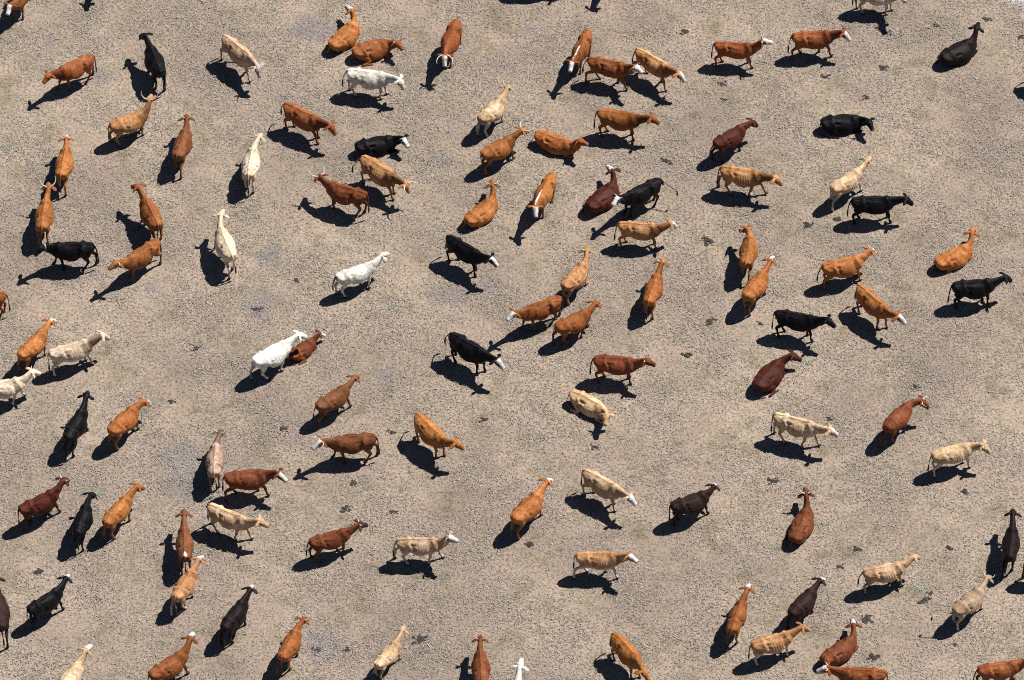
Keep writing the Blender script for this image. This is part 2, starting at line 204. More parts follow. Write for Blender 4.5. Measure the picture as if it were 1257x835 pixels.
PATS = [
    (6.41, 14.97, 0.26, 'crumbled dark dung pat above right of the tan brown cow with white face'),
    (7.84, 11.52, 0.18, 'dark dung pat above the dark red cow walking up right'),
    (7.74, 12.34, 0.21, 'broken dung pat above the dark red cow walking up right'),
    (5.60, 8.51, 0.26, 'crumbled dark dung pat below right of the lean brown cow standing side-on'),
    (13.72, 13.11, 0.26, 'crumbled dark dung pat right of the rust cow with dark neck and white face'),
    (13.06, 11.64, 0.21, 'dark dung pat below right of the rust cow with dark neck and white face'),
    (11.56, 12.66, 0.22, 'dark dung pat below the rust cow with dark neck and white face'),
    (13.92, 14.88, 0.21, 'dark dung pat right of the rust cow with dark neck and white face'),
    (15.78, 15.26, 0.21, 'broken dung pat right of the rust cow with dark neck and white face'),
    (17.71, 15.59, 0.22, 'dark dung pat above right of the pale orange cow with white looped horn'),
    (18.90, 14.72, 0.21, 'broken dung pat above right of the pale orange cow with white looped horn'),
    (-7.71, 2.76, 0.21, 'dark dung pat left of the creamy white cow walking up right'),
    (-9.10, 1.42, 0.26, 'crumbled dark dung pat below right of the cream cow with thin horns seen from behind'),
    (7.11, 4.65, 0.31, 'crumbled dark dung pat left of the orange cow with horned head turned left'),
    (7.03, 0.85, 0.29, 'crumbled dark dung pat below left of the orange cow with white forehead seen from behind'),
    (8.82, 0.78, 0.13, 'dark dung pat left of the black cow facing right'),
    (11.73, 5.71, 0.26, 'crumbled dark dung pat below the pale orange cow with white looped horn'),
    (10.69, 5.39, 0.26, 'crumbled dark dung pat above left of the orange cow with white forehead facing up right'),
    (-11.19, -0.40, 0.22, 'dark dung pat below the cream cow with thin horns seen from behind'),
    (-11.96, -2.82, 0.17, 'dark dung pat above right of the orange cow with white forehead'),
    (-8.03, -4.08, 0.23, 'crumbled dark dung pat below left of the brown cow walking up right'),
    (-5.50, -6.52, 0.26, 'crumbled dark dung pat below the brown cow walking up right'),
    (-0.99, -3.64, 0.21, 'dark dung pat right of the orange cow with bent neck facing right'),
    (-4.21, -4.22, 0.18, 'dark dung pat left of the orange cow with bent neck facing right'),
    (6.18, -0.73, 0.22, 'dark dung pat below right of the orange cow with red-brown head seen from behind'),
    (2.92, -4.88, 0.21, 'dark dung pat above the fawn cow with white-marked face stepping down right below centre'),
    (14.22, -2.15, 0.22, 'dark dung pat above right of the red-brown cow with pale horns'),
    (11.15, -3.64, 0.18, 'dark dung pat right of the fawn cow with white face standing side-on facing right'),
    (15.70, -6.88, 0.21, 'dark dung pat below right of the red-brown cow with pale horns'),
    (9.10, -6.41, 0.26, 'scattered dung pat above left of the red-brown cow lying down with large curved horns'),
    (-16.27, -10.38, 0.26, 'crumbled dark dung pat below left of the black cow looking right'),
    (-5.59, -13.72, 0.20, 'dark dung pat right of the rust cow walking up right near the bottom edge'),
    (-3.11, -13.27, 0.33, 'scattered dung pat below the cream fawn cow with white face standing side-on facing right'),
    (-6.59, -13.72, 0.26, 'crumbled dark dung pat right of the rust cow walking up right near the bottom edge'),
    (-5.77, -7.64, 0.23, 'crumbled dark dung pat right of the red-brown cow with white face facing right'),
    (-4.16, -7.78, 0.22, 'dark dung pat below left of the orange cow with bent neck facing right'),
    (0.60, -9.21, 0.26, 'crumbled dark dung pat below the dark orange cow with white crown walking up right'),
    (11.90, -9.42, 0.23, 'crumbled dark dung pat right of the red-brown cow lying down with large curved horns'),
    (14.09, -11.60, 0.26, 'crumbled dark dung pat left of the bony greyish tan cow with tail swung out left'),
    (14.30, -11.32, 0.17, 'dark dung pat left of the bony greyish tan cow with tail swung out left'),
    (15.04, -9.35, 0.22, 'dark dung pat above the bony greyish tan cow with tail swung out left'),
    (12.08, -12.41, 0.26, 'crumbled dark dung pat above right of the red-brown cow lying down with white crown'),
    (12.24, -14.03, 0.26, 'crumbled dark dung pat above the rust cow with white face facing left'),
    (11.22, -10.16, 0.20, 'dark dung pat below right of the red-brown cow lying down with large curved horns'),
    (15.03, -13.48, 0.16, 'dark dung pat below the bony greyish tan cow with tail swung out left'),
]
WEEDS = [
    (-18.47, 9.23, 0.30, 'pale green weed clump left of the bright orange cow seen from behind'),
    (-4.17, 1.42, 0.35, 'pale green weed clump below right of the creamy white cow walking up right'),
    (-14.37, -6.92, 0.40, 'pale green weed clump above left of the orange cow with head turned right'),
    (13.10, 4.61, 0.30, 'pale green weed clump above right of the orange cow with white forehead facing up right'),
    (-3.91, 14.26, 0.20, 'pale green weed clump right of the orange cow lying down with white forehead'),
    (12.49, 8.67, 0.25, 'pale green weed clump above the pale orange cow with white looped horn'),
    (14.77, 11.08, 0.22, 'pale green weed clump above right of the pale orange cow with white looped horn'),
    (10.47, -1.07, 0.22, 'pale green weed clump below the black cow facing right'),
    (13.98, -11.08, 0.40, 'pale green weed clump left of the bony greyish tan cow with tail swung out left'),
    (-9.49, 1.61, 0.25, 'pale green weed clump below the cream cow with thin horns seen from behind'),
    (-13.08, 10.03, 0.15, 'pale weed above left of the brown cow seen from behind with a thin horn'),
    (-3.56, -6.01, 0.20, 'pale green weed clump below left of the orange cow with bent neck facing right'),
    (-8.86, 16.09, 0.20, 'pale green weed clump above left of the orange cow lying down with white forehead'),
]
DIRT = [(-8.96, 1.50, 0.52), (0.65, 15.01, 0.26), (-11.75, -5.36, 1.10), (-11.22, -6.37, 0.87), (7.42, 8.83, 0.35), (-6.54, -13.45, 0.64), (-15.29, 12.66, 0.64), (-17.25, 14.31, 0.40), (-8.59, 3.92, 0.64), (-2.48, 8.43, 0.52), (-2.58, 2.18, 0.72), (-7.53, 15.13, 0.87), (-12.92, 2.49, 0.40), (-2.07, 14.10, 0.29), (-4.56, -1.60, 0.40), (-0.83, 2.76, 0.40)]
PALE = [(18.84, 16.84, 0.87), (19.25, 16.01, 0.40)]
# ---------------- helpers ----------------
def tag(o, label=None, cat=None, group=None, kind=None):
    for k, v in (('label', label), ('category', cat), ('group', group), ('kind', kind)):
        if v: o[k] = v
    return o
def mesh_np(name, V, Fc, mat, smooth=True, attrs=None):
    V = np.asarray(V, np.float32); Fc = np.asarray(Fc, np.int32)
    me = bpy.data.meshes.new(name); n, k = Fc.shape
    me.vertices.add(len(V)); me.vertices.foreach_set('co', V.ravel())
    me.loops.add(n * k); me.loops.foreach_set('vertex_index', Fc.ravel())
    me.polygons.add(n)
    me.polygons.foreach_set('loop_start', np.arange(0, n * k, k, dtype=np.int32))
    me.polygons.foreach_set('loop_total', np.full(n, k, np.int32))
    me.update(calc_edges=True)
    me.polygons.foreach_set('use_smooth', np.full(n, smooth, dtype=bool))
    for an, A in (attrs or {}).items():
        a = me.attributes.new(an, 'FLOAT_COLOR', 'POINT')
        C = np.ones((len(V), 4), np.float32); C[:, :A.shape[1]] = A
        a.data.foreach_set('color', C.ravel())
    if mat: me.materials.append(mat)
    return me
def link(name, me, parent=None):
    o = bpy.data.objects.new(name, me); COL.objects.link(o)
    if parent: o.parent = parent
    return o
def vnoise(P, seed, freq):
    """cheap smooth 3-D noise: sum of rotated sines"""
    r = np.random.default_rng(seed); out = np.zeros(len(P))
    for k in range(7):
        d = r.normal(size=3); d /= np.linalg.norm(d)
        f = freq * r.uniform(0.6, 1.8)
        out += np.sin(P @ d * f + r.uniform(0, 6.28)) / 7 ** .5
    return out
def new_mat(name):
    m = bpy.data.materials.new(name); m.use_nodes = True
    return m, m.node_tree, m.node_tree.nodes['Principled BSDF']
def N(nt, t, **kw):
    n = nt.nodes.new(t)
    for k, v in kw.items():
        if k.startswith('i_'):
            n.inputs[k[2:].replace('_', ' ')].default_value = v
        else: setattr(n, k, v)
    return n
def ramp(nt, src, stops):
    r = nt.nodes.new('ShaderNodeValToRGB'); e = r.color_ramp.elements
    while len(e) < len(stops): e.new(0.5)
    for k, (p, c) in enumerate(stops):
        e[k].position = p; e[k].color = (*c, 1)
    nt.links.new(src, r.inputs[0]); return r.outputs[0]
def mix(nt, fac, a, b, mode='MIX'):
    n = nt.nodes.new('ShaderNodeMix'); n.data_type = 'RGBA'; n.blend_type = mode
    for s, v in ((0, fac), (6, a), (7, b)):
        if hasattr(v, 'links'): nt.links.new(v, n.inputs[s])
        elif isinstance(v, tuple): n.inputs[s].default_value = (*v, 1)
        else: n.inputs[s].default_value = v
    return n.outputs[2]
# ---------------- materials ----------------
def hide_mat(name, rough, sheen, spec, dust):
    m, nt, b = new_mat(name)
    at = N(nt, 'ShaderNodeAttribute', attribute_name='coat')
    tc = N(nt, 'ShaderNodeTexCoord')
    n1 = N(nt, 'ShaderNodeTexNoise', i_Scale=9.0, i_Detail=6.0, i_Roughness=0.65)
    n2 = N(nt, 'ShaderNodeTexNoise', i_Scale=42.0, i_Detail=3.0)
    oi = N(nt, 'ShaderNodeObjectInfo'); mul = N(nt, 'ShaderNodeMath', operation='MULTIPLY'); mul.inputs[1].default_value = 50.0
    nt.links.new(oi.outputs['Random'], mul.inputs[0]); va = N(nt, 'ShaderNodeVectorMath', operation='ADD')
    nt.links.new(tc.outputs['Object'], va.inputs[0]); nt.links.new(mul.outputs[0], va.inputs[1])
    nt.links.new(va.outputs[0], n1.inputs['Vector']); nt.links.new(va.outputs[0], n2.inputs['Vector'])
    r1 = ramp(nt, n1.outputs[0], [(0.28, (0.52, 0.49, 0.46)), (0.72, (1.38, 1.42, 1.48))])
    r2 = ramp(nt, n2.outputs[0], [(0.3, (0.82, 0.82, 0.82)), (0.7, (1.15, 1.15, 1.15))])
    n3 = N(nt, 'ShaderNodeTexNoise', i_Scale=3.0, i_Detail=5.0, i_Roughness=0.7); nt.links.new(va.outputs[0], n3.inputs['Vector'])
    dst = ramp(nt, n3.outputs[0], [(0.50, (0, 0, 0)), (0.72, (dust, dust, dust))])
    c = mix(nt, dst, at.outputs['Color'], mix(nt, 1.0, at.outputs['Color'], (2.3, 2.5, 2.8), 'MULTIPLY')); c = mix(nt, 1.0, c, r1, 'MULTIPLY'); c = mix(nt, 1.0, c, r2, 'MULTIPLY')
    nt.links.new(c, b.inputs['Base Color'])
    b.inputs['Roughness'].default_value = rough
    b.inputs['Specular IOR Level'].default_value = spec
    b.inputs['Sheen Weight'].default_value = sheen; b.inputs['Sheen Roughness'].default_value = 0.5
    bp = N(nt, 'ShaderNodeBump', i_Strength=0.55, i_Distance=0.013)
    hs = N(nt, 'ShaderNodeMath', operation='MULTIPLY_ADD'); hs.inputs[1].default_value = 2.2
    nt.links.new(n1.outputs[0], hs.inputs[0]); nt.links.new(n2.outputs[0], hs.inputs[2]); nt.links.new(hs.outputs[0], bp.inputs['Height']); nt.links.new(bp.outputs[0], b.inputs['Normal'])
    return m
HIDE = hide_mat('short_hair_hide', 0.60, 0.0, 0.12, 0.30)
HIDE_BLACK = hide_mat('black_hair_hide', 0.48, 0.0, 0.08, 0.45)
HORN, nt_, b_ = new_mat('horn')
n_ = N(nt_, 'ShaderNodeTexNoise', i_Scale=14.0, i_Detail=3.0)
nt_.links.new(ramp(nt_, n_.outputs[0], [(0.3, (0.32, 0.28, 0.22)), (0.7, (0.62, 0.58, 0.50))]), b_.inputs['Base Color'])
b_.inputs['Roughness'].default_value = 0.4
# ---------------- ground ----------------
def gz(x, y):
    return 0.010 * np.sin(x * 0.55 + 1.3) * np.cos(y * 0.47) + 0.006 * np.sin(x * 1.7 + y * 1.2)
core = np.linspace(-23, 23, 231)
out_ = 23 + np.array([1, 3, 7, 15, 30, 60, 120, 240, 500, 1000, 2000.])
ax = np.concatenate([-out_[::-1], core, out_])
GX, GY = np.meshgrid(ax, ax, indexing='ij')
gp = np.stack([GX.ravel(), GY.ravel()], 1)
dirt = np.zeros(len(gp)); pale = np.zeros(len(gp))
P3 = np.stack([gp[:, 0], gp[:, 1], 0 * gp[:, 0]], 1)
wob = vnoise(P3, 5, 2.2) * .35 + vnoise(P3, 6, 5.0) * .25
for x, y, r in DIRT:
    d = np.hypot(gp[:, 0] - x, gp[:, 1] - y) / r + wob
    dirt = np.maximum(dirt, smooth01((1.15 - d) / 0.7))
for x, y, r in PALE:
    d = np.hypot(gp[:, 0] - x, gp[:, 1] - y) / r + wob
    pale = np.maximum(pale, smooth01((1.3 - d) / 0.9))
n = len(ax); ii = np.arange(n - 1)
A, B = np.meshgrid(ii, ii, indexing='ij'); a0 = (A * n + B).ravel()
GROUND, nt_, b_ = new_mat('dry_pasture_soil')
geo = N(nt_, 'ShaderNodeNewGeometry')
def gnoise(scale, detail, rough=0.6, kind='ShaderNodeTexNoise'):
    q = N(nt_, kind); q.inputs['Scale'].default_value = scale
    if kind == 'ShaderNodeTexNoise': q.inputs['Detail'].default_value = detail; q.inputs['Roughness'].default_value = rough
    nt_.links.new(geo.outputs['Position'], q.inputs['Vector']); return q
big = gnoise(0.16, 6, 0.68); mid = gnoise(1.1, 5, 0.7); fine = gnoise(10.5, 2, 0.6); fine2 = gnoise(8.0, 2)
cbase = ramp(nt_, big.outputs[0], [(0.38, (0.205, 0.166, 0.144)), (0.5, (0.256, 0.207, 0.172)), (0.62, (0.298, 0.243, 0.199))])
colv = ramp(nt_, mid.outputs[0], [(0.32, (0.76, 0.77, 0.72)), (0.45, (0.97, 0.97, 0.96)), (0.55, (1.02, 1.01, 1.0)), (0.68, (1.14, 1.10, 1.08))])
c = mix(nt_, 1.0, cbase, colv, 'MULTIPLY')
soil = N(nt_, 'ShaderNodeAttribute', attribute_name='soil'); sep = N(nt_, 'ShaderNodeSeparateColor')
nt_.links.new(soil.outputs['Color'], sep.inputs[0])
dm = nt_.nodes.new('ShaderNodeMath'); dm.operation = 'MULTIPLY'; dm.inputs[1].default_value = 0.75
nt_.links.new(sep.outputs[0], dm.inputs[0])
c = mix(nt_, dm.outputs[0], c, (0.17, 0.155, 0.165)); c = mix(nt_, sep.outputs[1], c, (0.42, 0.42, 0.47))
sp = ramp(nt_, fine.outputs[0], [(0.30, (0.46, 0.45, 0.41)), (0.44, (0.88, 0.88, 0.85)), (0.56, (1.06, 1.06, 1.05)), (0.72, (1.26, 1.25, 1.24))])
c = mix(nt_, 1.0, c, sp, 'MULTIPLY')
crumb = gnoise(3.2, 4, 0.75)
c = mix(nt_, 1.0, c, ramp(nt_, crumb.outputs[0], [(0.64, (1, 1, 1)), (0.72, (0.50, 0.48, 0.46))]), 'MULTIPLY')
zone = gnoise(0.55, 6, 0.72)
c = mix(nt_, 1.0, c, ramp(nt_, zone.outputs[0], [(0.36, (0.82, 0.82, 0.75)), (0.47, (0.99, 1.0, 0.97)), (0.56, (1.03, 1.01, 1.02)), (0.68, (0.88, 0.86, 0.88))]), 'MULTIPLY')
hue = ramp(nt_, fine2.outputs[0], [(0.4, (0.96, 1.00, 0.92)), (0.6, (1.06, 1.0, 1.02))])
c = mix(nt_, 1.0, c, hue, 'MULTIPLY')
nt_.links.new(c, b_.inputs['Base Color']); b_.inputs['Roughness'].default_value = 0.95; b_.inputs['Specular IOR Level'].default_value = 0.1
bp = N(nt_, 'ShaderNodeBump', i_Strength=0.7, i_Distance=0.035)
nt_.links.new(fine.outputs[0], bp.inputs['Height']); nt_.links.new(bp.outputs[0], b_.inputs['Normal'])
me = mesh_np('ground', np.stack([gp[:, 0], gp[:, 1], gz(gp[:, 0], gp[:, 1])], 1),
             np.stack([a0, a0 + n, a0 + n + 1, a0 + 1], 1), GROUND, True, {'soil': np.stack([dirt, pale, 0 * pale], 1)})
tag(link('ground', me), kind='structure')
# dead trampled grass: short curled blades lying on the soil
NB = 560000
GRASS, nt_, b_ = new_mat('dead_grass')
ta = N(nt_, 'ShaderNodeAttribute', attribute_name='tint'); nt_.links.new(ta.outputs['Color'], b_.inputs['Base Color'])
b_.inputs['Roughness'].default_value = 0.8; b_.inputs['Specular IOR Level'].default_value = 0.2
bx = rng.uniform(-21, 21, NB); by = rng.uniform(-18.5, 20, NB)
pass
clump = vnoise(np.stack([bx, by, 0 * bx], 1), 21, 5.0) + .7 * vnoise(np.stack([bx, by, 0 * bx], 1), 22, 1.2)
keep = rng.random(NB) < .62 + .30 * clump
bx, by = bx[keep], by[keep]; NB = len(bx); cl = clump[keep]; ln = rng.uniform(0.04, 0.12, NB) * (1 + 0.15 * cl)
an = rng.uniform(0, 6.283, NB); wd = rng.uniform(0.006, 0.013, NB); lift = rng.uniform(0.0, 0.5, NB) ** 1.5
ux, uy = np.cos(an), np.sin(an); zb = gz(bx, by) + 0.003
p0 = np.stack([bx, by, zb], 1); hv = np.stack([-uy, ux, 0 * ux], 1) * wd[:, None]
p1 = p0 + np.stack([ux * ln * .55, uy * ln * .55, ln * (.15 + .8 * lift)], 1)
p2 = p0 + np.stack([ux * ln, uy * ln, ln * (.05 + .9 * lift)], 1)
V = np.empty((NB, 5, 3)); V[:, 0] = p0 - hv; V[:, 1] = p0 + hv; V[:, 2] = p1 + hv * .9; V[:, 3] = p1 - hv * .9; V[:, 4] = p2
b5 = np.arange(NB)[:, None] * 5
F3 = np.concatenate([b5 + [0, 1, 2], b5 + [0, 2, 3], b5 + [3, 2, 4]])
pal = np.array([[.34, .285, .24], [.28, .232, .20], [.20, .178, .135], [.40, .35, .305], [.17, .15, .13], [.27, .225, .205]])
ci = rng.choice(6, NB, p=[.27, .24, .15, .15, .09, .10]); tint = pal[ci] * rng.uniform(.8, 1.15, (NB, 1))
me = mesh_np('dead_grass', V.reshape(-1, 3), F3, GRASS, False, {'tint': np.repeat(tint, 5, 0)})
tag(link('dead_grass', me), kind='stuff', label='short trampled dead grass covering the whole pasture', cat='grass')
# ---------------- the cow's rest shape ----------------
def ring_loft(bm, rings):
    vs = [[bm.verts.new(p) for p in r] for r in rings]; n = len(vs[0])
    for a, b in zip(vs, vs[1:]):
        for k in range(n): bm.faces.new((a[k], a[(k + 1) % n], b[(k + 1) % n], b[k]))
    bm.faces.new(vs[0][::-1]); bm.faces.new(vs[-1])
def catmull(P, m):
    P = np.array(P, float); Q = np.vstack([2 * P[0] - P[1], P, 2 * P[-1] - P[-2]]); out = []
    for i in range(1, len(Q) - 2):
        for t in np.linspace(0, 1, m, endpoint=False):
            a, b, c, d = Q[i - 1:i + 3]
            out.append(0.5 * ((2 * b) + (c - a) * t + (2 * a - 5 * b + 4 * c - d) * t * t + (3 * b - a - 3 * c + d) * t ** 3))
    out.append(P[-1]); return np.array(out)
def tube_rings(pts, m=5, n=16, ref=(0, 1, 0)):
    """pts rows: x,y,z, lateral radius, other radius"""
    Q = catmull(pts, m); rings = []
    for i in range(len(Q)):
        d = Q[min(i + 1, len(Q) - 1), :3] - Q[max(i - 1, 0), :3]; d /= np.linalg.norm(d)
        r = np.array(ref, float); r -= d * (r @ d); r /= np.linalg.norm(r); u = np.cross(d, r)
        a = np.linspace(0, 2 * math.pi, n, endpoint=False)
        rings.append(Q[i, :3] + r * (np.cos(a) * max(Q[i, 3], .004))[:, None] + u * (np.sin(a) * max(Q[i, 4], .004))[:, None])
    return rings
def ellipsoid(bm, c, r, rot=None):
    n0 = len(bm.verts)
    res = bmesh.ops.create_icosphere(bm, subdivisions=3, radius=1.0)
    for v in res['verts']:
        p = np.array(v.co) * np.array(r)
        if rot is not None: p = rot @ p
        v.co = p + np.array(c)
TS = np.array([0, .04, .10, .18, .30, .45, .60, .75, .88, .96, 1.0])
SH_BARREL = np.array([0, .22, .44, .64, .84, .97, 1.0, .94, .72, .42, 0])
SH_HIP = np.array([0, .27, .54, .80, .97, .98, .90, .78, .58, .36, 0])
SH_WITH = np.array([0, .24, .44, .62, .82, .96, 1.0, .93, .70, .45, 0])
def torso(bm, lying):
    #   x     top   bot    hw   hip  with
    st = [(-.81, 1.12, .98, .055, 1, 0), (-.77, 1.215, .86, .145, 1, 0), (-.67, 1.24, .74, .225, 1, 0), (-.52, 1.253, .66, .265, 1, 0), (-.38, 1.280, .60, .290, .8, 0),
          (-.24, 1.265, .54, .305, .4, 0), (-.10, 1.25, .50, .335, 0, 0), (.08, 1.24, .48, .350, 0, 0), (.24, 1.245, .50, .335, 0, 0), (.40, 1.27, .53, .285, 0, 1),
          (.52, 1.285, .57, .245, 0, 1), (.64, 1.255, .62, .205, 0, 1), (.74, 1.20, .72, .155, 0, 1), (.82, 1.14, .86, .08, 0, 1)]
    Q = catmull(st, 5); rings = []
    for q in Q:
        x, top, bot, hw, h, wi = q; h = min(max(h, 0), 1); wi = min(max(wi, 0), 1 - h)
        if lying:
            top = top; bot = max(bot, .50); hw = hw * 1.17
        sh = SH_HIP * h + SH_WITH * wi + SH_BARREL * (1 - h - wi)
        if lying: sh = sh + np.array([0, 0, 0, 0, 0, 0, .04, .12, .28, .38, 0])
        t = np.concatenate([np.linspace(0, 1, 22)]); ft = np.interp(t, TS, sh) * hw; z = top + (bot - top) * t
        R = [(x, f, zz) for f, zz in zip(ft, z)] + [(x, -f, zz) for f, zz in zip(ft[::-1], z[::-1])][1:-1]
        rings.append(np.array(R))
    ring_loft(bm, rings)
def build_template(lying):
    parts = []
    def part():
        b = bmesh.new(); parts.append(b); return b
    torso(part(), lying)
    # neck, head, dewlap
    ring_loft(part(), tube_rings([(.36, 0, 1.00, .09, .17), (.50, 0, .99, .145, .245), (.66, 0, 1.01, .150, .25), (.82, 0, 1.065, .122, .21), (.98, 0, 1.135, .098, .17), (1.10, 0, 1.19, .092, .145), (1.20, 0, 1.22, .092, .12)], 6, 20))
    hx, hz = math.cos(math.radians(35)), math.sin(math.radians(35))
    def hp(t, up=0): return (1.15 + .43 * t * hx + up * hz, 0, 1.265 - .43 * t * hz + up * hx)
    ring_loft(part(), tube_rings([(*hp(0.0), .085, .080), (*hp(.10, -.005), .118, .115), (*hp(.28, -.025), .128, .140), (*hp(.46, -.025), .110, .130), (*hp(.66, -.015), .088, .107), (*hp(.84, -.010), .086, .092), (*hp(.96, -.008), .082, .074), (*hp(1.0, -.008), .058, .05)], 5, 20))
    ring_loft(part(), tube_rings([(.60, 0, .78, .03, .08), (.74, 0, .84, .022, .09), (.90, 0, .98, .02, .07), (1.04, 0, 1.09, .018, .04)], 4, 10))
    for s in (1, -1):
        ring_loft(part(), tube_rings([(1.16, s * .07, 1.285, .022, .034), (1.145, s * .13, 1.275, .026, .055), (1.12, s * .20, 1.25, .026, .070), (1.10, s * .27, 1.215, .022, .056), (1.085, s * .32, 1.19, .012, .020)], 4, 12, ref=(0, 0, 1)))
        e = hp(.27, .05); ellipsoid(part(), (e[0], s * .108, e[2]), (.035, .024, .028))
        if not lying:
            ring_loft(part(), tube_rings([(.50, s * .14, 1.02, 0.075, 0.130), (.50, s * .165, .84, 0.070, 0.110), (.45, s * .16, .68, 0.068, 0.094), (.485, s * .145, .50, 0.050, 0.057), (.495, s * .14, .38, 0.053, 0.057), (.487, s * .14, .28, 0.035, 0.038), (.487, s * .14, .16, 0.035, 0.038), (.497, s * .14, .10, 0.044, 0.047), (.515, s * .14, .05, 0.047, 0.054), (.53, s * .14, -.005, 0.059, 0.073)], 4, 14))
            ring_loft(part(), tube_rings([(-.56, s * .15, 1.06, 0.080, 0.150), (-.53, s * .175, .88, 0.082, 0.170), (-.50, s * .175, .74, 0.072, 0.125), (-.60, s * .16, .60, 0.057, 0.083), (-.705, s * .15, .485, 0.042, 0.061), (-.70, s * .15, .40, 0.038, 0.053), (-.672, s * .15, .28, 0.034, 0.039), (-.655, s * .15, .16, 0.037, 0.039), (-.635, s * .15, .10, 0.045, 0.050), (-.615, s * .15, .05, 0.047, 0.054), (-.60, s * .15, -.005, 0.059, 0.073)], 4, 14))
        else:
            # forelegs folded under the brisket
            ring_loft(part(), tube_rings([(.52, s * .15, .88, .08, .13), (.47, s * .22, .74, .08, .11), (.56, s * .24, .64, .07, .085), (.72, s * .22, .58, .065, .070), (.76, s * .21, .55, .055, .05), (.66, s * .24, .535, .038, .036), (.54, s * .27, .53, .036, .034), (.46, s * .29, .53, .042, .034)], 4, 14))
    if lying:
        # near hind leg lies out on the left, far one tucked with its foot showing under the belly
        ring_loft(part(), tube_rings([(-.56, .13, .92, .10, .17), (-.42, .27, .80, .09, .16), (-.24, .37, .66, .075, .10), (-.40, .42, .57, .050, .060), (-.60, .41, .55, .040, .048), (-.44, .45, .53, .032, .034), (-.26, .49, .53, .034, .034), (-.16, .51, .53, .044, .042)], 5, 14))
        ring_loft(part(), tube_rings([(-.56, -.12, .90, .09, .16), (-.38, -.22, .74, .08, .13), (-.22, -.26, .62, .07, .09), (-.44, -.27, .55, .04, .05), (-.25, -.29, .53, .03, .03), (-.12, -.30, .53, .04, .04)], 5, 14))
    else:
        ellipsoid(part(), (-.36, 0, .60), (.13, .10, .10))
    # tail
    if lying:
        tp = [(-.74, 0, 1.20, .035, .035), (-.82, .01, 1.10, .024, .024), (-.87, .04, .85, .02, .02), (-.90, .09, .62, .018, .018), (-.84, .20, .54, .026, .022), (-.76, .28, .53, .028, .022), (-.70, .33, .53, .012, .012)]
    else:
        tp = [(-.72, 0, 1.215, .045, .045), (-.81, 0, 1.17, .034, .034), (-.865, 0, 1.0, .027, .027), (-.885, 0, .76, .023, .023), (-.895, 0, .60, .022, .022), (-.90, 0, .50, .020, .020), (-.90, 0, .46, .012, .012)]
    ring_loft(part(), tube_rings(tp, 4, 10))
    bm = bmesh.new()
    for b in parts:
        bmesh.ops.recalc_face_normals(b, faces=b.faces[:])
        t = bpy.data.meshes.new('t'); b.to_mesh(t); b.free(); bm.from_mesh(t); bpy.data.meshes.remove(t)
    me = bpy.data.meshes.new('t'); bm.to_mesh(me); bm.free()
    o = bpy.data.objects.new('t', me); COL.objects.link(o)
    r = o.modifiers.new('r', 'REMESH'); r.mode = 'VOXEL'; r.voxel_size = 0.0165; r.use_smooth_shade = True
    sm = o.modifiers.new('s', 'SMOOTH'); sm.factor = 0.5; sm.iterations = 3
    bpy.context.view_layer.update()
    ev = o.evaluated_get(bpy.context.evaluated_depsgraph_get()); m2 = bpy.data.meshes.new_from_object(ev)
    V = np.empty(len(m2.vertices) * 3, np.float32); m2.vertices.foreach_get('co', V); V = V.reshape(-1, 3).astype(float)
    Fq = np.empty(len(m2.loops), np.int32); m2.loops.foreach_get('vertex_index', Fq); Fq = Fq.reshape(-1, 4)
    Nn = np.empty(len(m2.vertices) * 3, np.float32); m2.vertices.foreach_get('normal', Nn); Nn = Nn.reshape(-1, 3).astype(float)
    bpy.data.objects.remove(o); bpy.data.meshes.remove(me); bpy.data.meshes.remove(m2)
    return V, Fq, Nn
def seg_gauss(V, a, b, r):
    a, b = np.array(a, float), np.array(b, float); t = np.clip(((V - a) @ (b - a)) / ((b - a) @ (b - a)), 0, 1)
    d = np.linalg.norm(V - a - t[:, None] * (b - a), axis=1); return np.exp(-(d / r) ** 2)
